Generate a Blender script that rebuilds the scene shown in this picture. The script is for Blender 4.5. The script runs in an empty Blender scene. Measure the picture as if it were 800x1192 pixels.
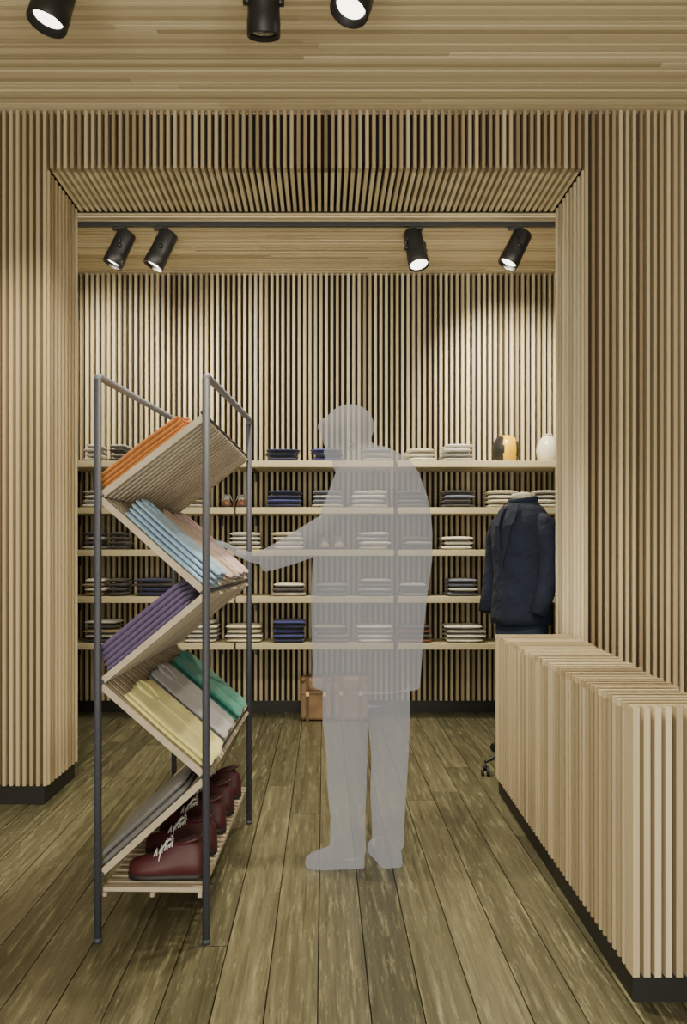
import bpy, bmesh, math, random
from mathutils import Vector, Matrix, Euler
random.seed(7)
PI=math.pi
C=bpy.context.scene.collection
H=1.19
def P(px,py,Y): return Vector(((px-377)*Y/1000.0, Y, H-(py-645)*Y/1000.0))
WM={}
def tag(o,label=None,cat=None,group=None,kind=None):
    if label: o['label']=label
    if cat: o['category']=cat
    if group: o['group']=group
    if kind: o['kind']=kind
    return o
def thing(name,label,cat,loc=(0,0,0),rz=0,group=None,mat=None):
    o=bpy.data.objects.new(name,None); C.objects.link(o); o.empty_display_size=.05
    M=mat.copy() if mat is not None else Matrix.Translation(Vector(loc))@Matrix.Rotation(rz,4,'Z')
    l,r,s=M.decompose(); o.location=l; o.rotation_euler=r.to_euler()
    WM[o.name]=M
    return tag(o,label,cat,group)
class MB:
    def __init__(s): s.v=[];s.f=[];s.m=[];s.sm=[]
    def add(s,vs,fs,mi=0,sm=False,M=None):
        b=len(s.v)
        for v in vs:
            v=Vector(v); s.v.append(tuple(M@v if M is not None else v))
        for f in fs: s.f.append(tuple(b+i for i in f)); s.m.append(mi); s.sm.append(sm)
    def box(s,x0,x1,y0,y1,z0,z1,mi=0,M=None):
        s.add([(x0,y0,z0),(x1,y0,z0),(x1,y1,z0),(x0,y1,z0),(x0,y0,z1),(x1,y0,z1),(x1,y1,z1),(x0,y1,z1)],
              [(0,3,2,1),(4,5,6,7),(0,1,5,4),(1,2,6,5),(2,3,7,6),(3,0,4,7)],mi,False,M)
    def prism(s,pts,z0,z1,mi=0):
        n=len(pts)
        s.add([(x,y,z0) for x,y in pts]+[(x,y,z1) for x,y in pts],[tuple(range(n-1,-1,-1)),tuple(range(n,2*n))]+[(i,(i+1)%n,(i+1)%n+n,i+n) for i in range(n)],mi)
    def loft(s,rings,mi=0,sm=True,cap=True,M=None,closed=False):
        n=len(rings[0]); vs=[p for r in rings for p in r]; fs=[]
        k=len(rings)
        for i in range(k if closed else k-1):
            a=i*n; b=((i+1)%k)*n
            for j in range(n):
                j2=(j+1)%n; fs.append((a+j,a+j2,b+j2,b+j))
        if cap and not closed:
            fs.append(tuple(range(n-1,-1,-1))); fs.append(tuple((k-1)*n+j for j in range(n)))
        s.add(vs,fs,mi,sm,M)
    def tube(s,pts,rad,n=10,mi=0,sm=True,M=None,flat=None):
        pts=[Vector(p) for p in pts]; rings=[]
        if not isinstance(rad,(list,tuple)): rad=[rad]*len(pts)
        up=None
        for i,p in enumerate(pts):
            if i==0: t=pts[1]-p
            elif i==len(pts)-1: t=p-pts[i-1]
            else: t=(pts[i+1]-p).normalized()+(p-pts[i-1]).normalized()
            t.normalize()
            if up is None:
                up=Vector((0,1,0)) if abs(t.y)<.9 else Vector((1,0,0))
            u=(up-t*up.dot(t)).normalized(); w=t.cross(u); up=u
            r=rad[i]; ru,rw=(r if isinstance(r,(list,tuple)) else (r,r))
            rings.append([p+u*math.cos(2*PI*j/n)*ru+w*math.sin(2*PI*j/n)*rw for j in range(n)])
        s.loft(rings,mi,sm,True,M)
    def ell(s,c,r,R=None,mi=0,n=16,m=10,M=None):
        c=Vector(c); rings=[]
        for i in range(1,m):
            th=PI*i/m; z=math.cos(th); q=math.sin(th)
            rings.append([Vector((r[0]*q*math.cos(2*PI*j/n),r[1]*q*math.sin(2*PI*j/n),r[2]*z)) for j in range(n)])
        vs=[p for g in rings for p in g]+[Vector((0,0,r[2])),Vector((0,0,-r[2]))]
        fs=[]
        for i in range(m-2):
            for j in range(n):
                fs.append((i*n+j,(i+1)*n+j,(i+1)*n+(j+1)%n,i*n+(j+1)%n))
        T=len(vs)-2
        for j in range(n):
            fs.append((T,j,(j+1)%n)); fs.append((T+1,(m-2)*n+(j+1)%n,(m-2)*n+j))
        MM=Matrix.Translation(c)
        if R is not None: MM=MM@R.to_4x4()
        if M is not None: MM=M@MM
        s.add(vs,fs,mi,True,MM)
    def lathe(s,prof,n=24,mi=0,sm=True,M=None,cap=True):
        s.loft([[Vector((r*math.cos(2*PI*j/n),r*math.sin(2*PI*j/n),z)) for j in range(n)] for r,z in prof],mi,sm,cap,M)
    def slab(s,L,W,T,z0=0,seed=0,mi=0,M=None,n=12,cx=0,cy=0,wav=.1,ex=7,wob=.012):
        R=random.Random(seed); ph=[R.uniform(0,6) for _ in range(4)]
        vs=[];fs=[]
        for side in (1,-1):
            for i in range(n+1):
                for j in range(n+1):
                    u=math.sin(PI/2*(2*i/n-1)); v=math.sin(PI/2*(2*j/n-1))
                    e=math.sqrt(max(0,1-abs(u)**ex))*math.sqrt(max(0,1-abs(v)**ex))
                    w=1-wav+wav*math.sin(3*u+ph[0])*math.cos(2.3*v+ph[1]) if side>0 else 1
                    k=1-.05*(abs(u)*abs(v))**4
                    edge=1+wob*math.sin(5*v+ph[2])*(abs(u)**3)+wob*math.sin(5*u+ph[3])*(abs(v)**3)
                    vs.append(Vector((cx+u*L/2*k*edge,cy+v*W/2*k*edge,z0+T/2+side*T/2*e*w)))
        N=(n+1)*(n+1)
        for i in range(n):
            for j in range(n):
                a=i*(n+1)+j
                fs.append((a,a+n+1,a+n+2,a+1)); fs.append((N+a,N+a+1,N+a+n+2,N+a+n+1))
        s.add(vs,fs,mi,True,M)
    def mesh(s,name,mats,merge=False,inv=None,jitter=0):
        me=bpy.data.meshes.new(name)
        vs=[inv@Vector(v) for v in s.v] if inv is not None else s.v
        me.from_pydata([tuple(v) for v in vs],[],s.f)
        for m in (mats if isinstance(mats,(list,tuple)) else [mats]): me.materials.append(m)
        me.polygons.foreach_set('material_index',s.m); me.polygons.foreach_set('use_smooth',s.sm)
        bm=bmesh.new(); bm.from_mesh(me)
        if merge: bmesh.ops.remove_doubles(bm,verts=bm.verts,dist=1e-5)
        bmesh.ops.recalc_face_normals(bm,faces=bm.faces)
        bm.to_mesh(me); bm.free()
        return me
    def build(s,name,mats,parent=None,world=True,merge=False,bevel=0):
        inv=None
        if parent is not None and world:
            inv=WM[parent.name].inverted()
        me=s.mesh(name,mats,merge,inv)
        o=bpy.data.objects.new(name,me); C.objects.link(o)
        if parent is not None:
            o.parent=parent
            WM[o.name]=WM[parent.name]
        if bevel:
            b=o.modifiers.new('bevel','BEVEL'); b.width=bevel; b.segments=2; b.limit_method='ANGLE'
        return o
def dup(root):
    r=root.copy(); C.objects.link(r)
    for ch in [o for o in root.children]:
        c=ch.copy(); C.objects.link(c); c.parent=r
        for g in ch.children:
            d=g.copy(); C.objects.link(d); d.parent=c
    return r
# ------------------------------------------------------------ materials
def nt(name):
    m=bpy.data.materials.new(name); m.use_nodes=True; t=m.node_tree
    return m,t,t.nodes['Principled BSDF']
def wood(name,cols,scale,rough=.55,grain=.5,bump=.1,patch=None):
    m,t,b=nt(name); N=t.nodes; L=t.links
    g=N.new('ShaderNodeNewGeometry'); cr=N.new('ShaderNodeValToRGB')
    el=cr.color_ramp.elements
    while len(el)<len(cols): el.new(.5)
    for i,c in enumerate(cols): el[i].position=i/(len(cols)-1); el[i].color=(*c,1)
    L.new(g.outputs['Random Per Island'],cr.inputs[0])
    tc=N.new('ShaderNodeTexCoord'); mp=N.new('ShaderNodeMapping'); mp.inputs['Scale'].default_value=scale
    L.new(tc.outputs['Object'],mp.inputs[0])
    ad=N.new('ShaderNodeVectorMath'); ad.operation='ADD'
    mu=N.new('ShaderNodeMath'); mu.operation='MULTIPLY'; mu.inputs[1].default_value=37
    L.new(g.outputs['Random Per Island'],mu.inputs[0]); L.new(mp.outputs[0],ad.inputs[0]); L.new(mu.outputs[0],ad.inputs[1])
    no=N.new('ShaderNodeTexNoise'); no.inputs['Scale'].default_value=1; no.inputs['Detail'].default_value=6; no.inputs['Roughness'].default_value=.65
    L.new(ad.outputs[0],no.inputs['Vector'])
    r2=N.new('ShaderNodeValToRGB'); r2.color_ramp.elements[0].position=.3; r2.color_ramp.elements[1].position=.7
    lo=1-grain; r2.color_ramp.elements[0].color=(lo,lo*.97,lo*.93,1); r2.color_ramp.elements[1].color=(1,1,1,1)
    L.new(no.outputs[0],r2.inputs[0])
    mx=N.new('ShaderNodeMix'); mx.data_type='RGBA'; mx.blend_type='MULTIPLY'; mx.inputs[0].default_value=1
    L.new(cr.outputs[0],mx.inputs[6]); L.new(r2.outputs[0],mx.inputs[7])
    out=mx.outputs[2]
    if patch:
        for (pc,psc,lo_,hi_,perp) in patch:
            mp2=N.new('ShaderNodeMapping'); mp2.inputs['Scale'].default_value=psc
            L.new(tc.outputs['Object'],mp2.inputs[0]); vec=mp2.outputs[0]
            if perp:
                ad2=N.new('ShaderNodeVectorMath'); ad2.operation='ADD'; L.new(mp2.outputs[0],ad2.inputs[0]); L.new(mu.outputs[0],ad2.inputs[1]); vec=ad2.outputs[0]
            n2=N.new('ShaderNodeTexNoise'); n2.inputs['Scale'].default_value=1; n2.inputs['Detail'].default_value=9; n2.inputs['Roughness'].default_value=.75
            L.new(vec,n2.inputs['Vector'])
            r3=N.new('ShaderNodeValToRGB'); r3.color_ramp.elements[0].position=lo_; r3.color_ramp.elements[1].position=hi_; r3.color_ramp.elements[1].color=(.85,.85,.85,1)
            L.new(n2.outputs[0],r3.inputs[0])
            m3=N.new('ShaderNodeMix'); m3.data_type='RGBA'; L.new(r3.outputs[0],m3.inputs[0]); L.new(out,m3.inputs[6]); m3.inputs[7].default_value=(*pc,1)
            out=m3.outputs[2]
    L.new(out,b.inputs['Base Color']); b.inputs['Roughness'].default_value=rough
    bp=N.new('ShaderNodeBump'); bp.inputs['Strength'].default_value=bump; bp.inputs['Distance'].default_value=.01
    L.new(no.outputs[0],bp.inputs['Height']); L.new(bp.outputs[0],b.inputs['Normal'])
    return m
def plain(name,c,rough=.5,metal=0,noise=.15,scale=40,bump=0,sheen=0,bd=.005):
    m,t,b=nt(name); N=t.nodes; L=t.links
    tc=N.new('ShaderNodeTexCoord'); no=N.new('ShaderNodeTexNoise'); no.inputs['Scale'].default_value=scale; no.inputs['Detail'].default_value=4
    L.new(tc.outputs['Object'],no.inputs['Vector'])
    mx=N.new('ShaderNodeMix'); mx.data_type='RGBA'; L.new(no.outputs[0],mx.inputs[0])
    mx.inputs[6].default_value=(*[v*(1-noise) for v in c],1); mx.inputs[7].default_value=(*[min(1,v*(1+noise)) for v in c],1)
    L.new(mx.outputs[2],b.inputs['Base Color']); b.inputs['Roughness'].default_value=rough; b.inputs['Metallic'].default_value=metal
    if sheen: b.inputs['Sheen Weight'].default_value=sheen
    if bump:
        bp=N.new('ShaderNodeBump'); bp.inputs['Strength'].default_value=bump; bp.inputs['Distance'].default_value=bd
        L.new(no.outputs[0],bp.inputs['Height']); L.new(bp.outputs[0],b.inputs['Normal'])
    return m
def emit(name,c,s):
    m,t,b=nt(name); b.inputs['Emission Color'].default_value=(*c,1); b.inputs['Emission Strength'].default_value=s; b.inputs['Base Color'].default_value=(*c,1); return m
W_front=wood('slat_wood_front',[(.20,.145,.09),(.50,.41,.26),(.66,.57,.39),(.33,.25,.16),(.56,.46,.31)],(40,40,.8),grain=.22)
W_back=wood('slat_wood_back',[(.32,.25,.16),(.58,.50,.335),(.72,.64,.45),(.46,.38,.25)],(40,40,.8),grain=.22)
W_soff=wood('slat_wood_soffit',[(.70,.61,.42),(.84,.76,.55)],(40,1.5,40),grain=.15)
W_ceil=wood('slat_wood_ceiling',[(.46,.385,.255),(.70,.61,.43),(.82,.735,.54),(.60,.515,.355)],(.6,30,30),grain=.12)
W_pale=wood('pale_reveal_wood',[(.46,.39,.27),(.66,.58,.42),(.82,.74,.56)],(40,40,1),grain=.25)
W_count=wood('counter_slat_wood',[(.38,.30,.19),(.56,.465,.31),(.68,.59,.42)],(40,40,1.0),grain=.25)
W_shelf=wood('shelf_wood',[(.64,.57,.37),(.70,.63,.43)],(1.5,30,30),grain=.2)
W_rack=wood('rack_slat_wood',[(.38,.32,.25),(.52,.45,.355)],(2,30,30),grain=.25)
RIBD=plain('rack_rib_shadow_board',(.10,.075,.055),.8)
FLOOR=wood('floor_planks',[(.075,.074,.042),(.175,.166,.10),(.12,.116,.07),(.215,.20,.125),(.095,.09,.055)],(48,1.4,10),rough=.29,grain=.62,bump=.3,patch=[((.36,.35,.215),(44,3.0,4),.53,.70,True),((.42,.41,.27),(75,9,4),.57,.73,False),((.04,.037,.023),(90,3,4),.54,.68,True)])
DARK=plain('dark_backing',(.011,.008,.006),.9)
PLINTH=plain('black_plinth',(.008,.008,.009),.5)
BLK=plain('black_metal',(.013,.013,.015),.42,.2)
ROD=plain('dark_steel_rod',(.055,.06,.085),.6,.2,noise=.3,scale=120)
RAIL=plain('grey_rail',(.22,.24,.31),.55,.2,noise=.3,scale=120)
LENS=emit('lit_lens',(1,.93,.78),6)
LENSD=plain('dark_lens',(.03,.03,.03),.1)
# ------------------------------------------------------------ setting
def struct(o): o['kind']='structure'; return o
RX=2.5
mb=MB(); x=-RX; r=random.Random(3)
while x<RX:
    w=.138; y=-1.6-r.uniform(0,2.5)
    while y<6.5:
        l=r.uniform(2.2,4.2); y1=min(y+l,6.5)
        if y1>-1.6: mb.box(x+.0018,x+w-.0018,max(y,-1.6),y1-.003,-.02,r.uniform(-.0015,0),0)
        y=y+l
    x+=w
mb.box(-RX,RX,-1.6,6.5,-.06,-.021,1)
struct(mb.build('floor',[FLOOR,DARK]))
mb=MB(); y=-1.6; r=random.Random(5)
while y<6.5:
    w=r.choice([.018,.022,.026]); z=3.30+r.uniform(-.003,.003); x=-RX-r.uniform(0,2.5)
    while x<RX:
        l=r.uniform(1.8,3.6); x1=min(RX,x+l)
        if x1>-RX: mb.box(max(x,-RX),x1-.001,y,y+w,z,z+.02,0)
        x+=l
    y+=w+.0075
mb.box(-RX,RX,-1.6,6.5,3.336,3.37,1)
struct(mb.build('ceiling',[W_ceil,DARK]))
def vslats_x(mb,x0,x1,yf,depth,z0,z1,pitch,w,mi=0,jit=0,ch=.005):
    n=int(round((x1-x0)/pitch)); p=(x1-x0)/n
    for i in range(n):
        c=x0+(i+.5)*p; d=random.uniform(0,jit); h=w/2
        mb.prism([(c-h,yf+depth),(c-h,yf+d+ch),(c-h+ch,yf+d),(c+h-ch,yf+d),(c+h,yf+d+ch),(c+h,yf+depth)],z0,z1,mi)
mb=MB(); vslats_x(mb,-RX,RX,6.45,.042,.09,3.30,.041,.0212,ch=.004)
mb.box(-RX,RX,6.492,6.53,0,3.32,1)
struct(mb.build('wall_back',[W_back,DARK]))
mb=MB(); mb.box(-RX,RX,6.462,6.491,0,.09); struct(mb.build('baseboard_back',[PLINTH]))
for s,nm in ((-1,'wall_left'),(1,'wall_right')):
    mb=MB(); n=int(8.1/.05)
    for i in range(n):
        yc=-1.6+(i+.5)*.05
        if 4.06<yc<4.60: continue
        a,b=sorted((s*RX,s*(RX+.03))); mb.box(a,b,yc-.014,yc+.014,0,3.3,0)
    a,b=sorted((s*(RX+.03),s*(RX+.07))); mb.box(a,b,-1.6,6.5,0,3.32,1)
    struct(mb.build(nm,[W_back,DARK]))
XL,XR,ZT=-1.309,1.232,3.02
Y0,Y1=4.07,4.59
mb=MB(); PT=.0325; SW=.0172
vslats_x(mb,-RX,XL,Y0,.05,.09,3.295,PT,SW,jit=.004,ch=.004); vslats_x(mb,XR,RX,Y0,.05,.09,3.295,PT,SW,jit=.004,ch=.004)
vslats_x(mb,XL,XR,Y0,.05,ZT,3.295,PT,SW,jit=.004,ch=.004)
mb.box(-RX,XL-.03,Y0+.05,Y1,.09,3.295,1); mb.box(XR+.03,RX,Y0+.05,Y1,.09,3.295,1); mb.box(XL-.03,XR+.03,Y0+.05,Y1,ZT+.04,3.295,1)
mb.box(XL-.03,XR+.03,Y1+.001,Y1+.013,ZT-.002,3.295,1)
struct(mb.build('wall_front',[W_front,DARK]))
mb=MB(); mb.box(-RX,XL-.02,Y0+.012,Y1-.01,0,.0895); mb.box(XR+.02,RX,Y0+.012,Y1-.01,0,.0895); struct(mb.build('baseboard_front',[PLINTH]))
def reveal(x,s,name,mat,n):
    mb=MB(); p=(Y1-Y0-.012)/n; h=p*.25
    for i in range(n):
        yc=Y0+.010+(i+.5)*p
        pts=[(x+s*.03,yc-h),(x+s*.005,yc-h),(x,yc-h+.005),(x,yc+h-.005),(x+s*.005,yc+h),(x+s*.03,yc+h)]
        if s<0: pts=pts[::-1]
        mb.prism(pts,.09,ZT,0)
    struct(mb.build(name,[mat]))
reveal(XL,-1,'trim_1',W_front,9)
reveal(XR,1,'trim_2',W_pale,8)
mb=MB(); n=int((XR-XL)/PT)
for i in range(n):
    c=XL+(i+.5)*(XR-XL)/n; mb.box(c-SW/2,c+SW/2,Y0+.051,Y1,ZT,ZT+.04,0)
struct(mb.build('trim_3',[W_soff]))
# ------------------------------------------------------------ tracks and spotlights
TY=5.46
for Y,lab in ((TY,'black lighting track across the rear room ceiling'),(2.9,'black lighting track on the front room ceiling near the viewer')):
    mb=MB(); mb.box(-2.2,2.2,Y-.014,Y+.014,3.270,3.294)
    t=thing('lighting_track',lab,'lighting track',(0,Y,3.270))
    mb.build('rail',[PLINTH],t,bevel=.002)
    for a in (-2.235,2.2):
        mb=MB(); mb.box(a,a+.035,Y-.018,Y+.018,3.266,3.294); mb.build('end_cap',[PLINTH],t)
def spot(A,B,r,ty,label,lit,energy,group,aim=None,ang=70,lr=.86):
    mid=(A+B)/2; ax=(B-A).normalized(); L=(B-A).length
    t=thing('track_spotlight',label,'spotlight',(mid.x,ty,3.262),0,group)
    q=ax.to_track_quat('Z','Y').to_matrix().to_4x4(); M=Matrix.Translation(A)@q
    mb=MB(); mb.lathe([(r*.7,-.008),(r*.86,-.004),(r*.92,.006),(r*.94,L*.5),(r*.97,L*.72),(r,L*.74),(r,L-.004),(r*.98,L),(r*.9,L),(r*(lr+.03),L-.03),(r*.2,L-.035)],28,0,True,M)
    mb.build('lamp_body',[BLK],t)
    lz=L-.012 if lr>.8 else L-.024
    mb=MB(); mb.lathe([(r*.3,lz-.004),(r*lr,lz-.004),(r*lr,lz),(r*.5,lz+.004),(r*.05,lz+.006)],28,0,True,M); mb.build('lens',[LENS if lit else LENSD],t)
    side=ax.cross(Vector((0,0,1)))
    side=side.normalized() if side.length>.05 else Vector((1,0,0))
    top=Vector((mid.x,ty,min(3.22,mid.z+r+.055)))
    mb=MB(); d=r*.94+.010
    pts=[mid+side*d, mid+side*d+Vector((0,0,r*.7)), mid+side*d*.5+(top-mid)*.92, top, mid-side*d*.5+(top-mid)*.92, mid-side*d+Vector((0,0,r*.7)), mid-side*d]
    mb.tube(pts,.006,8); mb.tube([mid+side*(d+.006),mid+side*(d-.02)],.014,12); mb.tube([mid-side*(d+.006),mid-side*(d-.02)],.014,12)
    mb.build('yoke',[BLK],t)
    mb=MB(); mb.tube([top,Vector((mid.x,ty,3.252))],.010,12); mb.build('stem',[BLK],t)
    mb=MB(); mb.box(mid.x-.045,mid.x+.045,ty-.014,ty+.014,3.248,3.2695); mb.build('track_adapter',[PLINTH],t,bevel=.003)
    if energy:
        ld=bpy.data.lights.new('spot_lamp','SPOT'); ld.energy=energy; ld.color=(1,.88,.62); ld.spot_size=math.radians(ang); ld.spot_blend=.8; ld.shadow_soft_size=.04
        lo=bpy.data.objects.new('spot_lamp',ld); C.objects.link(lo); p=B+ax*.02; lo.location=p
        dr=(Vector(aim)-p) if aim else ax
        lo.rotation_euler=dr.to_track_quat('-Z','Y').to_euler()
G='track spotlights in the rear room'
spot(P(148,272,TY+.01),P(131,308,TY-.01),.066,TY,'black track spotlight in the rear room, farthest left of four, tilted down left',True,120,G,(-1.5,6.45,2.5),85,.8)
spot(P(197,272,TY+.01),P(178,310,TY-.01),.067,TY,'black track spotlight in the rear room, second from left, tilted down left',True,130,G,(-.4,6.45,2.4),95,.8)
spot(P(480,272,TY+.04),P(488,309,TY-.04),.066,TY,'black track spotlight in the rear room with its lit lens facing forward',True,200,G,(.3,5.2,0),115)
spot(P(609,272,TY+.01),P(591,308,TY-.01),.066,TY,'black track spotlight in the rear room, rightmost, above the dressed mannequin',True,250,G,(1.40,6.45,2.38),78,.8)
G='track spotlights in the front room'
spot(P(74,-32,2.91),P(54,28,2.89),.069,2.9,'black track spotlight at the top left corner with glowing lens',True,150,G,(-1.35,4.05,1.2),85,.74)
spot(P(307,-40,2.88),P(307,43,2.93),.057,2.9,'black track spotlight hanging straight down near the ceiling, lens hidden',False,230,G,(0,3.6,0),95)
spot(P(426,-36,2.92),P(406,14,2.88),.068,2.9,'black track spotlight with glowing lens, right of the straight hanging one',True,170,G,(.85,3.1,.5),85,.74)
# ------------------------------------------------------------ counter
t=thing('shop_counter','low timber slatted shop counter on a black plinth at the right','counter',(.95,3.2,0))
fa=Vector((.81,2.27)); fb=Vector((.857,4.30))
zt=.79; zb=.092
mb=MB(); mb.prism([(.859,2.320),(1.01,2.320),(1.18,4.02),(1.18,4.27),(.904,4.27)],zb,zt-.03); mb.build('carcass',[DARK],t)
mb=MB(); mb.prism([(.822,2.284),(1.02,2.284),(1.195,4.05),(1.195,4.28),(.872,4.28)],0,zb-.012); mb.build('plinth',[PLINTH],t)
n=48; ms=MB(); mt=MB()
for i in range(n):
    f=(i+.5)/n; p=fa.lerp(fb,f); hw=.0078; jt=random.uniform(0,.002)
    yy=p.y; zz=zt+random.uniform(-.002,.001)
    ms.box(p.x+jt,p.x+.048,yy-hw,yy+hw,zb-.012,zt-.0205)
    xr=1.03+(1.222-1.03)*min(1,(yy-2.27)/1.79)
    mt.box(p.x-.001+jt,xr+random.uniform(-.010,.006)*(yy<4.0)-(.006 if yy>=4.0 else 0),yy-hw,yy+hw,zt-.020,zz)
    if yy<4.03: ms.box(xr-.045,xr-.014,yy-hw,yy+hw,zb-.012,zt-.0205)
ms.build('side_slats',[W_count],t); mt.build('slatted_top',[W_count],t)
me_=MB()
for i in range(8):
    c=.820+i*.0285; me_.box(c-.0085,c+.0085,2.252+random.uniform(0,.003),2.308,zb-.012,zt-.003)
me_.build('end_slats',[W_count],t)
# ------------------------------------------------------------ wall shelves
ROWZ=[1.853,1.522,1.222,.888,.556]
ORD=['top','second','third','fourth','lowest']
bays=[(-1.95,-.640,'left'),(-.625,.497,'middle'),(.527,1.95,'right')]
for k,z in enumerate(ROWZ):
    for x0,x1,nm in bays:
        t=thing('wall_shelf','%s bay pale wooden wall shelf, %s row, holding folded clothes'%(nm,ORD[k]),'shelf',((x0+x1)/2,6.44,z),0,'pale wooden wall shelves')
        mb=MB(); mb.box(x0,x1,6.10,6.448,z-.045,z,0); mb.build('board',[W_shelf],t,bevel=.003)
        for xx in (x0+.12,x1-.12):
            mb=MB(); mb.box(xx-.006,xx+.006,6.20,6.448,z-.065,z-.045); mb.box(xx-.006,xx+.006,6.42,6.448,z-.12,z-.0451)
            mb.build('bracket',[BLK],t)
CL={'white':(.76,.74,.68),'cream':(.72,.66,.50),'navy':(.018,.024,.09),'blue':(.035,.045,.22),'charcoal':(.06,.056,.06),
 'light grey':(.46,.45,.43),'blue grey':(.17,.19,.28),'brown':(.16,.09,.05),'rust':(.26,.08,.035),'tan':(.36,.27,.17)}
FM={k:plain('fabric_'+k.replace(' ','_'),c,.9,noise=.2,scale=30,bump=.5,sheen=.2,bd=.01) for k,c in CL.items()}
GM={}
TS=.0325
def gmesh(col,var):
    if (col,var) not in GM:
        mb=MB(); T=TS-.0015
        mb.slab(.222,.275,T,0,var*11+1,n=14,ex=4,wav=.09,wob=.04)
        mb.slab(.19,.03,T*.40,T*.30,var*5+2,n=8,cy=-.127,cx=(var-1.5)*.008,ex=3)
        GM[(col,var)]=mb.mesh('folded_sweater',[FM[col]])
    return GM[(col,var)]
stacks=[
 [(97,117,['light grey','white'],4),(126,146,['charcoal','light grey'],4),(157,178,['white','light grey'],4),(310,348,['navy'],3),(363,399,['blue','navy'],3),(420,457,['light grey','light grey','blue grey'],3),(473,509,['white','white','cream'],3),(515,551,['light grey','light grey','white','white'],4)],
 [(97,119,['white','light grey'],4),(128,146,['charcoal'],4),(206,238,['light grey','tan'],4),(310,352,['navy','blue','navy'],4),(364,401,['light grey','blue grey'],4),(410,452,['white','light grey','white'],4),(465,498,['charcoal','blue grey'],4),(515,553,['charcoal','charcoal','blue grey'],4),(568,603,['white','cream'],4),(621,652,['white','white','light grey'],4)],
 [(97,119,['light grey','charcoal'],4),(126,146,['charcoal'],4),(268,304,['white','light grey','white'],4),(317,353,['white','cream'],4),(418,454,['white','white','light grey'],4),(468,503,['charcoal','light grey'],3),(515,552,['white'],3)],
 [(97,121,['tan','white'],4),(126,146,['charcoal'],4),(155,200,['navy','navy','charcoal'],4),(317,357,['white','charcoal','white'],3),(370,405,['blue grey'],3),(418,457,['blue grey','light grey'],4),(466,500,['light grey','charcoal'],3),(521,557,['blue grey','light grey','blue grey'],4),(630,662,['white'],3)],
 [(97,136,['charcoal','light grey','tan'],5),(215,252,['white','light grey','white'],5),(262,304,['cream','white','cream'],4),(317,356,['navy','blue','blue'],5),(365,406,['brown','tan'],4),(415,458,['white','white','light grey'],4),(465,503,['rust','charcoal'],4),(518,566,['white','white','light grey'],4)]]
NUM=['first','second','third','fourth','fifth','sixth','seventh','eighth','ninth','tenth']
for k,row in enumerate(stacks):
    for si,(a,b,cols,n) in enumerate(row):
        Xc=((a+b)/2-377)*6.14/1000; w=(b-a)*6.14/1000
        for i in range(n):
            col=cols[i%len(cols)]; var=random.randrange(4)
            o=bpy.data.objects.new('folded_sweater',gmesh(col,var)); C.objects.link(o)
            o.scale=(w/.22*random.uniform(.86,1.02),random.uniform(.92,1),1)
            o.location=(Xc+random.uniform(-.011,.011),6.262+random.uniform(-.008,.006),ROWZ[k]+.0005+i*TS)
            o.rotation_euler=(0,0,random.uniform(-.06,.06))
            fromtop=n-1-i
            pos='topmost' if fromtop==0 else ('bottommost' if i==0 else NUM[fromtop]+' down')
            tag(o,'%s folded sweater, %s in %s stack from left on %s shelf row'%(col,pos,NUM[si],ORD[k]),'sweater','folded sweaters on the wall shelves')
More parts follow.
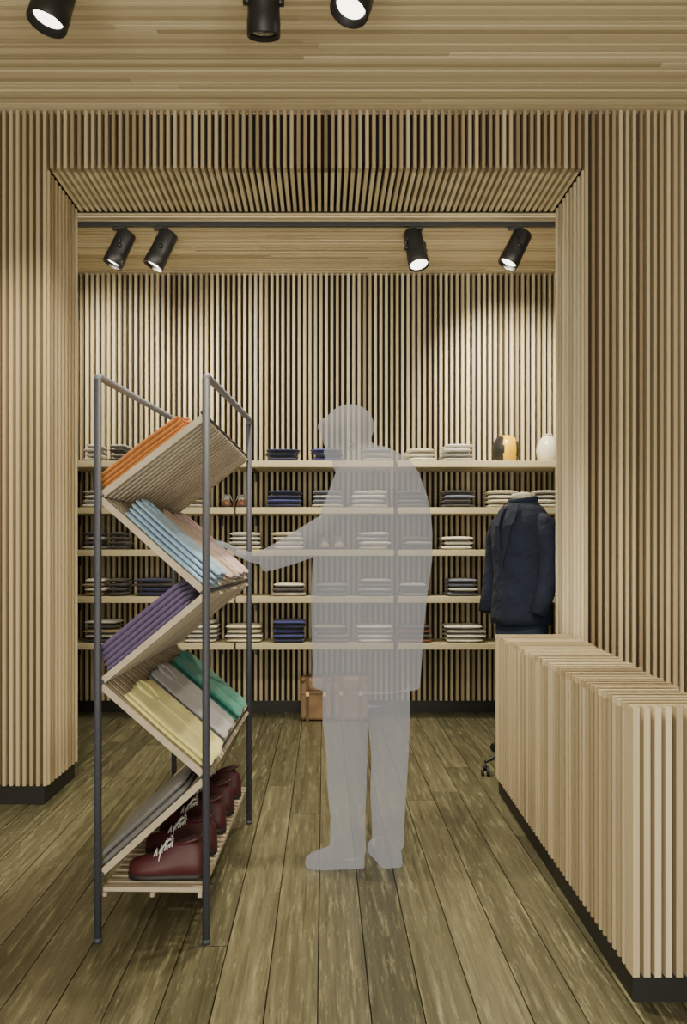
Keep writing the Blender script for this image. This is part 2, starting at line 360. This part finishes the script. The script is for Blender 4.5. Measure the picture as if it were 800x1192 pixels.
# ------------------------------------------------------------ shoes
def shoe_parts(t,mats,sc=1.0):
    up,sole,lace,inn=mats
    sec=[(-.135,.010,.050),(-.128,.024,.072),(-.11,.033,.086),(-.08,.036,.091),(-.045,.037,.090),(-.015,.039,.080),(.015,.042,.066),(.05,.045,.052),(.085,.045,.044),(.112,.038,.038),(.13,.025,.030),(.138,.010,.018)]
    def ring(x,hw,h,zb,fl):
        R=[]
        for j in range(20):
            a=2*PI*j/20; c=math.cos(a); s=math.sin(a)
            yy=hw*math.copysign(abs(c)**.8,c)
            R.append(Vector((x,yy*(1-.25*max(0,s)),zb+(h*max(0,s)**.9 if s>0 else fl*s)))*sc)
        return R
    mb=MB(); mb.loft([ring(x,hw,h,.018,.002) for x,hw,h in sec]); u=mb.build('upper',[up],t,world=False)
    mb=MB(); mb.loft([[Vector((x,(hw+.004)*math.copysign(abs(math.cos(2*PI*j/16))**.6,math.cos(2*PI*j/16)),.010+.010*math.copysign(abs(math.sin(2*PI*j/16))**.4,math.sin(2*PI*j/16))))*sc for j in range(16)] for x,hw,h in sec])
    mb.box(-.13*sc,-.06*sc,-.033*sc,.033*sc,0,.008*sc)
    mb.build('sole',[sole],t,world=False)
    mb=MB(); mb.tube([Vector((-.075+.045*math.cos(a),.024*math.sin(a),.107-.010*math.cos(a)-.0))*sc for a in [2*PI*i/18 for i in range(19)]],.005*sc,8)
    mb.build('collar',[up],t,world=False)
    mb=MB(); mb.lathe([(.001,.0),(1,.0),(1,.003),(.001,.003)],16,0,True,Matrix.Translation(Vector((-.075,0,.1085))*sc)@Matrix.Rotation(.2,4,'Y')@Matrix.Diagonal((.041*sc,.021*sc,sc,1)))
    mb.build('hollow_shade_disc',[inn],t,world=False)  # flat dark disc stands in for the shaded hollow of the shoe
    mb=MB()
    for i,x in enumerate((-.018,.0,.018,.036)):
        h=.018+[.083,.074,.066,.058][i]
        mb.tube([Vector((x,-.022,h-.010))*sc,Vector((x+.004,0,h+.004))*sc,Vector((x+.010,.022,h-.011))*sc],.0024*sc,6)
        mb.tube([Vector((x+.008,-.022,h-.012))*sc,Vector((x+.004,0,h+.005))*sc,Vector((x,.022,h-.009))*sc],.0024*sc,6)
    for s in (-1,1):
        mb.tube([Vector(p)*sc for p in [(-.018,0,.108),(-.008,s*.022,.112),(.006,s*.034,.098),(-.004,s*.026,.094),(-.018,0,.105)]],.0022*sc,6)
        mb.tube([Vector(p)*sc for p in [(-.018,0,.107),(.004,s*.014,.106),(.020,s*.036,.080),(.024,s*.044,.058)]],.0022*sc,6)
    mb.build('laces',[lace],t,world=False)
LEA=plain('burgundy_leather',(.060,.009,.015),.55,noise=.25,scale=25)
SOLE=plain('black_sole',(.012,.01,.01),.6); LACE=plain('pale_lace',(.6,.6,.62),.8); INN=plain('shoe_hollow_shade',(.03,.015,.012),.9)
# ------------------------------------------------------------ zigzag rack
RM=Matrix.Translation((-.5265,2.63,0))@Matrix.Rotation(math.radians(-1.47),4,'Z')
rack=thing('display_rack','freestanding zigzag clothes rack with blue-grey rod frame and slatted wooden shelves','display rack',mat=RM)
hw=.1665; D=1.17
def zt_(y): return 1.736+(1.785-1.736)*y/D
for (x,y) in ((-hw,0),(hw,0),(-hw,D),(hw,D)):
    mb=MB(); mb.tube([(x,y,.012),(x,y,zt_(y)-.01)],.0115,14); mb.tube([(x,y,0),(x,y,.014)],.0135,14)
    mb.build('upright',[ROD],rack,world=False)
for x in (-hw,hw):
    mb=MB(); mb.tube([(x,0,zt_(0)-.02),(x,.004,zt_(0)-.004),(x,.02,zt_(0)+.001),(x,D-.02,zt_(D)+.001),(x,D-.004,zt_(D)-.004),(x,D,zt_(D)-.02)],.0115,14)
    mb.build('top_rail',[RAIL],rack,world=False)
nodes=[(hw,1.623),(-hw,1.37),(hw,1.072),(-hw,.796),(hw,.508),(-hw,.206)]
frames=[]
def panel(lo,hi,y0=0.0,y1=D,pitch=.050,wd=.033,bars=True):
    lo=Vector((lo[0],0,lo[1])); hi=Vector((hi[0],0,hi[1])); s=(hi-lo).normalized(); L=(hi-lo).length
    n=Vector((-s.z,0,s.x)); 
    if n.z<0: n=-n
    yv=n.cross(s)
    M=Matrix(((s.x,yv.x,n.x,lo.x),(s.y,yv.y,n.y,0),(s.z,yv.z,n.z,lo.z),(0,0,0,1)))
    sg=1 if yv.y>0 else -1
    mb=MB(); k=int((y1-y0)/pitch)
    for i in range(k):
        c=sg*(y0+(i+.5)*(y1-y0)/k); mb.box(.012,L-.012,c-wd/2,c+wd/2,-.014,.006,0,M)
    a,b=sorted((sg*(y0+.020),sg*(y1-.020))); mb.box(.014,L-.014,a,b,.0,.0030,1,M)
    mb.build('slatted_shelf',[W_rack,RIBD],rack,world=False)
    return M,sg,L
for i in range(5):
    a,b=nodes[i],nodes[i+1]; lo,hi=(a,b) if a[1]<b[1] else (b,a)
    frames.append(panel(lo,hi))
mb=MB()
for i in range(24):
    c=(i+.5)*D/24; mb.box(-hw+.012,hw-.012,c-.009,c+.009,.150,.164)
for xx in (-hw+.02,hw-.02,0): mb.box(xx-.006,xx+.006,.004,D-.004,.138,.1499)
mb.build('slatted_shelf',[W_rack],rack,world=False)
for z,x in [(n_[1],n_[0]) for n_ in nodes]:
    mb=MB(); s=-1 if x<0 else 1
    mb.tube([(x-s*.012,0,z),(x-s*.012,D,z)],.006,8)
    mb.build('cross_bar',[ROD],rack,world=False)
SH={'orange':(.48,.18,.03),'blue':(.25,.40,.58),'beige':(.50,.38,.30),'pink':(.60,.42,.45),'purple':(.12,.08,.21),'yellow':(.66,.62,.26),'grey':(.34,.34,.38),'teal':(.02,.18,.15),'dark grey':(.15,.15,.16)}
def shirt_proto(col,L,W,T,collar=True):
    m=plain('cotton_'+col.replace(' ','_'),SH[col],.85,noise=.15,scale=9,bump=.6,sheen=.15,bd=.03)
    t=thing('folded_shirt','x','shirt')
    mb=MB(); mb.slab(L,W,T,0,len(col)*3,cx=L/2,n=24,wav=.10,ex=18,wob=.022)
    mb.build('body',[m],t,world=False)
    if collar:
        mb=MB()
        for s in (-1,1):
            mb.tube([(L-.085,s*.006,T-.002),(L-.055,s*.035,T+.001),(L-.02,s*.045,T+.001),(L-.004,s*.02,T+.001),(L-.002,0,T)],[(.004,.003),(.016,.004),(.014,.005),(.012,.005),(.010,.005)],8)
        mb.build('collar',[m],t,world=False)
        mb=MB(); mb.box(.02,L-.07,-.012,.012,T*.85,T+.001); mb.build('button_placket',[m],t,world=False,bevel=.001)
    return t
def rack_stack(fi,yc,cols,n,T,W,L,s0,word,collar=True,sh=.0,dy=0,fan=0,gap=.0016):
    M,sg,LL=frames[fi]
    for i in range(n):
        t=shirt_proto(cols,L,W,T,collar) if i==0 else dup(first)
        if i==0: first=t
        MM=RM@M@Matrix.Translation((s0+sh*i+random.uniform(-.003,.003),sg*(yc+dy*i+random.uniform(-.004,.004)),.0065+i*(T+gap)))@Matrix.Rotation(random.uniform(-.018,.018)+fan*(i-n/2),4,'Z')
        l,r_,s_=MM.decompose(); t.location=l; t.rotation_euler=r_.to_euler()
        f=n-1-i; pos=('topmost' if f==0 else ('bottommost' if i==0 else NUM[f]+' from top'))
        tag(t,'%s folded shirt, %s of the %s pile on %s'%(cols,pos,cols,word),'shirt','folded shirts on the zigzag rack')
rack_stack(0,.175,'orange',4,.0125,.30,.34,.012,"the rack's top shelf",gap=.0004)
rack_stack(1,.145,'blue',4,.0125,.25,.355,.004,"the rack's second shelf",sh=.004,dy=.018)
rack_stack(1,.53,'beige',3,.012,.33,.355,.012,"the rack's second shelf",dy=.004)
rack_stack(1,.90,'pink',3,.012,.33,.355,.02,"the rack's second shelf",dy=.004)
rack_stack(2,.175,'purple',5,.0155,.31,.35,.030,"the rack's third shelf",sh=.002,gap=.0006)
rack_stack(3,.175,'yellow',2,.016,.31,.35,.010,"the rack's fourth shelf",gap=.0004)
rack_stack(3,.54,'grey',2,.015,.31,.35,.02,"the rack's fourth shelf",gap=.0004)
rack_stack(3,.91,'teal',2,.019,.31,.35,.02,"the rack's fourth shelf",gap=.0004)
rack_stack(4,.22,'dark grey',2,.020,.42,.36,.02,"the rack's lowest sloping shelf",collar=False,gap=.0006)
NS=5
for i in range(NS):
    yc=.10+i*.225
    if i==0:
        sp=thing('shoe','x','shoe'); shoe_parts(sp,(LEA,SOLE,LACE,INN),1.0); t=sp
    else: t=dup(sp)
    MM=RM@Matrix.Translation((.030,yc,.1645))@Matrix.Rotation(PI+random.uniform(-.08,.08),4,'Z'); l,r_,s_=MM.decompose(); t.location=l; t.rotation_euler=r_.to_euler(); t.scale=(.90,1,1.12)
    tag(t,'burgundy leather lace-up shoe, %s on the rack\'s bottom shelf'%('nearest the viewer' if i==0 else ('farthest back' if i==NS-1 else NUM[i]+' from the front')),'shoe','burgundy shoes on the rack')
BL=plain('brown_leather',(.13,.06,.03),.4,noise=.25,scale=25); TL=plain('tan_suede',(.30,.24,.17),.8,noise=.2)
for row,px,m_,lab in ((1,264,BL,'brown leather shoe on second shelf row, left of its pair'),(1,281,BL,'brown leather shoe on second shelf row, right of its pair'),(2,377,TL,'tan suede shoe on third shelf row, left of its pair'),(2,394,TL,'tan suede shoe on third shelf row, right of its pair')):
    t=thing('shoe',lab,'shoe',((px-377)*6.25/1000,6.26,ROWZ[row]+.0005),-PI/2+.08,'shoes on the wall shelves'); shoe_parts(t,(m_,SOLE,LACE,INN),.9)
# ------------------------------------------------------------ helmet and vase
def helmet(px,base,stripe,label):
    X=(px-377)*6.22/1000; z=ROWZ[0]
    t=thing('helmet',label,'helmet',(X,6.25,z),0,None)
    n=60; prof=[(.070,.0),(.084,.012),(.093,.04),(.097,.06),(.099,.08),(.099,.1),(.096,.12),(.088,.15),(.070,.178),(.045,.193),(.018,.200),(.002,.201)]
    mb=MB(); rings=[[Vector((r_*math.cos(2*PI*j/n),1.1*r_*math.sin(2*PI*j/n),zz)) for j in range(n)] for r_,zz in prof]
    mb.loft(rings)
    for i,f in enumerate(mb.f):
        c=sum((Vector(mb.v[k]) for k in f),Vector())/len(f)
        if c.x<-.034 or c.x>.056: mb.m[i]=1
    mb.build('shell',[base,stripe],t,world=False)
    mb=MB(); mb.tube([Vector((.073*math.cos(a),.080*math.sin(a),.004)) for a in [2*PI*i/30 for i in range(31)]],.0045,8); mb.build('rim',[PLINTH],t,world=False)
YEL=plain('yellow_paint',(.78,.46,.01),.3); CRM=plain('cream_glaze',(.70,.67,.56),.3)
helmet(590,YEL,PLINTH,'rounded black helmet with a yellow central band on the top shelf row')
t=thing('vase','rounded cream vase on the top shelf row, right of the black and yellow helmet','vase',((639-377)*6.22/1000,6.25,ROWZ[0]))
mb=MB(); mb.lathe([(.045,0),(.062,.012),(.078,.05),(.082,.09),(.076,.13),(.058,.168),(.042,.185),(.036,.195),(.038,.205),(.034,.205),(.031,.19)],30); mb.build('body',[CRM],t,world=False)
mb=MB(); mb.tube([Vector((.037*math.cos(a),.037*math.sin(a),.204)) for a in [2*PI*i/24 for i in range(25)]],.004,8); mb.build('lip',[CRM],t,world=False)
# ------------------------------------------------------------ suitcases
CASE=plain('tan_case_leather',(.25,.15,.08),.55,noise=.3,scale=14); CASED=plain('dark_strap_leather',(.12,.068,.036),.5); BRS=plain('brass',(.5,.35,.12),.3,.9)
def suitcase(x0,x1,y0,y1,h,label,rz=0):
    w=x1-x0; d=y1-y0; t=thing('suitcase',label,'suitcase',((x0+x1)/2,(y0+y1)/2,0),rz,'vintage suitcases on the floor')
    mb=MB(); mb.box(-w/2,w/2,-d/2,d/2,.004,h); b=mb.build('body',[CASE],t,world=False,bevel=.018)
    for x in (-w*.28,w*.28):
        mb=MB(); mb.box(x-.012,x+.012,-d/2-.004,d/2+.004,.0,h+.004); mb.build('strap',[CASED],t,world=False,bevel=.002)
    mb=MB(); mb.box(-w/2-.002,w/2+.002,-d/2-.002,d/2+.002,h*.62,h*.64); mb.build('lid_seam',[CASED],t,world=False)
    mb=MB(); mb.tube([(-.05,-d/2-.004,h*.78),(-.045,-d/2-.03,h*.76),(0,-d/2-.038,h*.74),(.045,-d/2-.03,h*.76),(.05,-d/2-.004,h*.78)],.007,8); mb.build('handle',[CASED],t,world=False)
    for x in (-w*.28,w*.28):
        mb=MB(); mb.box(x-.014,x+.014,-d/2-.010,-d/2-.002,h*.58,h*.68); mb.build('latch',[BRS],t,world=False,bevel=.002)
    for sx in (-1,1):
        for zz in (.022,h-.018):
            mb=MB(); mb.ell((sx*(w/2-.018),-d/2+.016,zz),(.024,.022,.024)); mb.build('corner_cap',[CASED],t,world=False)
suitcase(-.165,.055,6.12,6.30,.305,'tan leather suitcase upright on the rear floor, left one')
suitcase(.07,.315,6.12,6.32,.315,'tan leather suitcase with straps on the rear floor, behind the grey figure')
# ------------------------------------------------------------ mannequin
MY=4.85; mc=Vector((1.118,MY,0))
rot=math.radians(-55)
t=thing('mannequin','tailor mannequin in navy jacket and jeans on wheeled stand behind the counter','mannequin',mc)
R3=Matrix.Translation(mc)@Matrix.Rotation(rot,4,'Z')@Matrix.Diagonal((.96,1.0,1,1))
NAV=plain('navy_wool',(.009,.015,.040),.95,noise=.45,scale=14,bump=.7,bd=.03); NAV2=plain('navy_lapel',(.010,.016,.042),.92,noise=.3,scale=50); JEAN=plain('denim',(.018,.035,.075),.9,noise=.35,scale=70,bump=.3); CANV=plain('pale_canvas',(.6,.57,.48),.85)
def lring(z,a,b,cx=0,cy=0,n=28,wv=0):
    return [Vector((cx+a*math.cos(2*PI*j/n)*(1+wv*math.sin(5*2*PI*j/n+z*9)),cy+b*math.sin(2*PI*j/n)*(1+wv*math.cos(4*2*PI*j/n+z*7)),z)) for j in range(n)]
mb=MB(); mb.loft([lring(z,a,b,0,cy,wv=w_) for z,a,b,cy,w_ in [(.80,.186,.158,0,.04),(.84,.188,.160,0,.04),(.95,.182,.155,0,.03),(1.08,.174,.148,0,.03),(1.2,.182,.154,0,.02),(1.29,.190,.156,0,.01),(1.35,.188,.145,.0,0),(1.40,.172,.126,.005,0),(1.445,.135,.102,.01,0),(1.475,.095,.08,.01,0),(1.494,.07,.065,.01,0)]],M=R3); mb.build('jacket_body',[NAV],t)
for s in (-1,1):
    mb=MB(); pts=[(s*.138,0,1.392),(s*.170,.0,1.36),(s*.193,-.005,1.29),(s*.206,-.0,1.20),(s*.214,-.01,1.08),(s*.212,-.045,.96),(s*.200,-.085,.86)]
    mb.tube(pts,[.038,.058,.065,.062,.056,.051,.045],18,M=R3)
    mb.build('sleeve',[NAV],t)
for s in (-1,1):
    mb=MB()
    L_=[]
    for (z,xi,xo) in [(1.475,.040,.056),(1.43,.034,.072),(1.37,.026,.076),(1.35,.022,.064),(1.28,.014,.050),(1.20,.004,.028),(1.13,.0,.006)]:
        def yf(x,z):
            a=.19;b=.150+.006*math.sin((1.45-z)*6); 
            bb={1.475:.087,1.43:.119,1.37:.145}.get(z,b); aa={1.475:.12,1.43:.17}.get(z,a)
            return -bb*math.sqrt(max(.05,1-(x/aa)**2))-.004
        L_.append([Vector((s*xi,yf(xi,z),z)),Vector((s*xo,yf(xo,z),z)),Vector((s*xo,yf(xo,z)-.004,z)),Vector((s*xi,yf(xi,z)-.004,z))])
    mb.loft(L_,sm=False,M=R3); mb.build('lapel',[NAV2],t)
mb=MB(); mb.tube([Vector((.078*math.cos(a),.012+.07*math.sin(a),1.492+.012*math.sin(a))) for a in [2*PI*i/24 for i in range(25)]],[(.012,.022)]*25,10,M=R3); mb.build('jacket_collar',[NAV],t)
mb=MB(); mb.tube([Vector((.062*math.cos(a),.012+.058*math.sin(a),1.514)) for a in [2*PI*i/24 for i in range(25)]],[(.009,.018)]*25,10,M=R3); mb.build('shirt_collar',[CANV],t)
mb=MB(); mb.lathe([(.055,1.47),(.053,1.50),(.05,1.52),(.046,1.532),(.02,1.54),(.002,1.541)],20,M=R3@Matrix.Translation((0,.012,0))); mb.build('neck_block',[CANV],t)
mb=MB(); mb.loft([lring(z,a,b) for z,a,b in [(.60,.15,.11),(.68,.162,.118),(.76,.168,.125),(.83,.16,.12)]],M=R3)
for s in (-1,1): mb.tube([(s*.07,0,.66),(s*.07,0,.50),(s*.07,0,.40)],[.08,.072,.062],16,M=R3)
mb.build('jeans',[JEAN],t)
mb=MB(); mb.tube([(0,0,.10),(0,0,.66)],.016,12,M=R3); mb.build('pole',[BLK],t)
mb=MB(); casters=[]
a0=math.atan2(4.60-MY,.855-mc.x)
for i in range(3):
    a=a0+i*2*PI/3; e=mc+Vector((.345*math.cos(a),.345*math.sin(a),.062)); casters.append((e,a)); mb.tube([mc+Vector((0,0,.115)),mc+Vector((.18*math.cos(a),.18*math.sin(a),.095)),e+Vector((0,0,.012))],[.018,.013,.009],10)
mb.lathe([(.035,.09),(.035,.135),(.02,.15)],16,M=Matrix.Translation(mc)); mb.build('stand_base',[BLK],t)
for e,a in casters:
    mb=MB(); q=Matrix.Translation(Vector((e.x,e.y,.026)))@Matrix.Rotation(a+.6,4,'Z')@Matrix.Rotation(PI/2,4,'X')
    for o_ in (-.014,.014): mb.lathe([(.004,o_-.007),(.024,o_-.007),(.026,o_-.004),(.026,o_+.004),(.024,o_+.007),(.004,o_+.007)],18,M=q)
    mb.tube([Vector((e.x,e.y,.026)),Vector((e.x,e.y,.062))],.008,8); mb.build('caster',[BLK],t)
# ------------------------------------------------------------ person
def person():
    mb=MB(); Y=3.27
    secs=[(797,364,489,.20),(770,364,490,.203),(730,362,493,.205),(690,363,498,.208),(650,364,502,.212),(620,368,503,.218),(595,374,501,.225),(572,382,496,.225),(552,390,488,.212),(538,397,479,.18),(528,403,466,.13),(520,408,450,.08)]
    rings=[]; rr_=random.Random(2)
    for py,a,b,ry in secs:
        c=P((a+b)/2,py,Y); rx=(b-a)/2*Y/1000
        rings.append([Vector((c.x+rx*math.copysign(abs(math.cos(u))**.85,math.cos(u))*(1+.012*math.sin(7*u+py)),Y+ry*math.sin(u),c.z+(.006*math.sin(5*u) if py==797 else 0))) for u in [2*PI*j/40 for j in range(40)]])
    mb.loft(rings)
    mb.tube([P(436,550,Y),P(424,530,Y),P(410,512,Y)],[.072,.06,.055],16)
    th=math.radians(24); f=Vector((-math.cos(th),0,-math.sin(th))); u=Vector((-math.sin(th),0,math.cos(th))); yv=Vector((0,1,0))
    hc=P(403,508,Y); R=Matrix((f,yv,u)).transposed()
    if R.determinant()<0: R=Matrix((f,-yv,u)).transposed()
    hp=lambda a,b,c: hc+f*a+yv*b+u*c
    mb.ell(hp(-.012,0,.018),(.099,.077,.092),R); mb.ell(hp(.030,0,-.035),(.058,.062,.082),R)
    mb.ell(hp(.058,0,-.092),(.034,.034,.026),R); mb.ell(hp(.085,0,-.030),(.020,.013,.026),R); mb.ell(hp(.094,0,-.044),(.013,.014,.010),R)
    mb.ell(hp(.070,0,.012),(.020,.05,.012),R); mb.ell(hp(.080,0,-.074),(.012,.024,.006),R); mb.ell(hp(.079,0,-.083),(.012,.021,.006),R)
    for s in (-1,1):
        mb.ell(hp(.074,s*.030,-.012),(.011,.014,.009),R); mb.ell(hp(-.01,s*.078,-.02),(.018,.009,.032),R); mb.ell(hp(.045,s*.045,-.04),(.025,.022,.028),R)
    mb.ell(hp(-.022,0,.028),(.101,.082,.090),R); mb.ell(hp(.045,0,.072),(.04,.055,.03),R)
    mb.ell(P(448,572,3.16),(.095,.08,.085))
    mb.tube([P(455,572,3.16),P(420,592,3.165),P(388,615,3.175),P(362,628,3.18),P(335,641,3.175),P(313,650,3.165),P(303,653,3.16)],[.08,.078,.070,.062,.052,.043,.038],18)
    w0=Vector((-.215,3.16,1.172)); 
    mb.tube([P(310,651,3.162),w0,Vector((-.26,3.165,1.180)),Vector((-.30,3.17,1.194)),Vector((-.335,3.172,1.209))],[(.032,.03),(.027,.022),(.036,.018),(.041,.016),(.040,.014)],16)
    for yo,l in ((-.033,.060),(-.011,.076),(.011,.082),(.033,.074)):
        b=Vector((-.325,3.172+yo,1.207)); d=Vector((-1,yo*2.2,.56)).normalized(); m=b+d*l*.45; e=m+(d+Vector((0,0,-.12))).normalized()*l*.32; g=e+(d+Vector((0,0,-.35))).normalized()*l*.25
        mb.tube([b,m,e,g],[.0105,.0095,.0088,.0075],10); mb.ell(g,(.0078,.0078,.0075),n=10,m=8)
    mb.tube([Vector((-.262,3.19,1.178)),Vector((-.285,3.222,1.184)),Vector((-.312,3.238,1.194)),Vector((-.332,3.243,1.199))],[.017,.013,.0105,.009],10); mb.ell((-.332,3.243,1.199),(.009,.009,.009),n=10,m=8)
    mb.ell(P(450,565,3.42),(.08,.075,.08))
    mb.tube([P(452,565,3.43),P(456,620,3.45),P(454,680,3.455),P(440,730,3.46),P(430,757,3.47)],[.075,.068,.058,.048,.038],16)
    h=P(428,750,3.475); mb.tube([h,h+Vector((-.01,0,-.04)),h+Vector((-.018,0,-.08))],[(.018,.026),(.018,.038),(.016,.036)],12)
    for xo,l in ((-.03,.05),(-.01,.058),(.01,.055),(.028,.045)):
        b=h+Vector((-.018+xo,0,-.075)); mb.tube([b,b+Vector((-.004,-.008,-l*.6)),b+Vector((-.010,-.016,-l))],[.0095,.0088,.0078],8)
    mb.tube([h+Vector((-.03,-.005,-.03)),h+Vector((-.055,-.01,-.06)),h+Vector((-.06,-.012,-.09))],[.013,.011,.009],8)
    mb.ell(P(427,785,Y),(.175,.17,.12))
    def leg(pts): mb.tube([P(a,b,y) for a,b,y,_,_ in pts],[(q,p) for _,_,_,p,q in pts],20)
    leg([(403,780,3.20,.088,.095),(402,840,3.21,.085,.09),(404,880,3.22,.077,.08),(404,915,3.235,.074,.074),(405,950,3.25,.066,.070),(405,975,3.27,.068,.070),(405,990,3.28,.070,.070)])
    leg([(452,780,3.35,.086,.09),(453,840,3.35,.082,.086),(454,880,3.35,.073,.08),(452,925,3.34,.070,.072),(452,960,3.33,.062,.066),(452,984,3.32,.064,.066)])
    def foot(an,d,L,W):
        d=Vector((d[0],d[1],0)).normalized(); s=Vector((-d.y,d.x,0)); rr=[]
        for q,w_,h_ in [(-.28,.45,.06),(-.25,.75,.085),(-.15,.85,.10),(0,.85,.105),(.15,.9,.092),(.35,1,.07),(.5,1,.058),(.62,.85,.048),(.70,.5,.035),(.72,.25,.022)]:
            c=an+d*q*L; R_=[]
            for j in range(20):
                a=2*PI*j/20; R_.append(Vector((c.x,c.y,0))+s*W/2*w_*math.copysign(abs(math.cos(a))**.7,math.cos(a))+Vector((0,0,.004+(h_*max(0,math.sin(a))**.8 if math.sin(a)>0 else 0))))
            rr.append(R_)
        mb.loft(rr)
    a=P(405,1000,3.28); foot(Vector((a.x+.0,3.28,0)),(-1,-.03),.225,.10)
    a=P(452,1000,3.32); foot(Vector((a.x,3.32,0)),(-.18,1),.25,.108)
    me=mb.mesh('person',[])
    tmp=bpy.data.objects.new('tmp',me); C.objects.link(tmp)
    r=tmp.modifiers.new('r','REMESH'); r.mode='VOXEL'; r.voxel_size=.0055; r.use_smooth_shade=True
    s_=tmp.modifiers.new('s','SMOOTH'); s_.factor=.5; s_.iterations=3
    bpy.context.view_layer.update()
    dg=bpy.context.evaluated_depsgraph_get(); m2=bpy.data.meshes.new_from_object(tmp.evaluated_get(dg)); m2.name='person'
    bpy.data.objects.remove(tmp)
    zmin=min(v.co.z for v in m2.vertices)
    for p in m2.polygons: p.use_smooth=True
    m=bpy.data.materials.new('translucent_grey_emissive_figure'); m.use_nodes=True; T=m.node_tree; N=T.nodes; Lk=T.links; N.clear()
    out=N.new('ShaderNodeOutputMaterial'); tr=N.new('ShaderNodeBsdfTransparent'); df=N.new('ShaderNodeBsdfDiffuse'); em=N.new('ShaderNodeEmission')
    no=N.new('ShaderNodeTexNoise'); no.inputs['Scale'].default_value=30
    cr=N.new('ShaderNodeValToRGB'); cr.color_ramp.elements[0].color=(.035,.035,.035,1); cr.color_ramp.elements[1].color=(.045,.045,.045,1); Lk.new(no.outputs[0],cr.inputs[0]); Lk.new(cr.outputs[0],df.inputs[0])
    em.inputs[0].default_value=(.57,.545,.52,1); em.inputs[1].default_value=.62  # emission gives the figure its flat grey; it glows without being a lamp
    ad=N.new('ShaderNodeAddShader'); Lk.new(df.outputs[0],ad.inputs[0]); Lk.new(em.outputs[0],ad.inputs[1])
    g=N.new('ShaderNodeNewGeometry'); ma=N.new('ShaderNodeMath'); ma.operation='SUBTRACT'; ma.inputs[0].default_value=1; Lk.new(g.outputs['Backfacing'],ma.inputs[1])
    mu=N.new('ShaderNodeMath'); mu.operation='MULTIPLY'; mu.inputs[1].default_value=.62; Lk.new(ma.outputs[0],mu.inputs[0])
    mx=N.new('ShaderNodeMixShader'); Lk.new(mu.outputs[0],mx.inputs[0]); Lk.new(tr.outputs[0],mx.inputs[1]); Lk.new(ad.outputs[0],mx.inputs[2]); Lk.new(mx.outputs[0],out.inputs[0])
    m2.materials.append(m)
    o=bpy.data.objects.new('person',m2); C.objects.link(o); o.location.z=-zmin
    tag(o,'translucent grey person in jacket and trousers leaning toward the rack, one arm reaching','person')
person()
# ------------------------------------------------------------ lights
def area(loc,target,size,e,col=(1,.93,.73),sy=None):
    ld=bpy.data.lights.new('added_fill_light','AREA'); ld.energy=e; ld.color=col; ld.size=size
    if sy: ld.shape='RECTANGLE'; ld.size_y=sy
    o=bpy.data.objects.new('added_fill_light',ld); C.objects.link(o); o.location=loc; o.rotation_euler=(Vector(target)-Vector(loc)).to_track_quat('-Z','Y').to_euler(); return o
area((-.2,-.6,3.1),(0,3.6,.8),2.2,62,sy=1.0)  # added soft fill overhead behind the camera, no fixture there
area((0,-1.5,.7),(0,3.0,3.4),3.0,175,sy=1.2)  # added low fill behind the camera, aimed up to brighten ceiling and soffit
area((0,4.78,3.2),(0,6.3,1.4),3.6,26,sy=.12)  # added strip of light, out of sight behind the header, for the rear room
w=bpy.data.worlds.new('world'); bpy.context.scene.world=w; w.use_nodes=True
w.node_tree.nodes['Background'].inputs[0].default_value=(1,.96,.83,1); w.node_tree.nodes['Background'].inputs[1].default_value=.40
# ------------------------------------------------------------ camera
cd=bpy.data.cameras.new('camera'); cam=bpy.data.objects.new('camera',cd); C.objects.link(cam)
cam.location=(0,0,H); cam.rotation_euler=(PI/2,0,0); cd.sensor_width=36; cd.sensor_fit='AUTO'; cd.lens=36*1000/1192
cd.shift_x=(400-377)/1192; cd.shift_y=(645-596)/1192; cd.clip_start=.05
bpy.context.scene.camera=cam
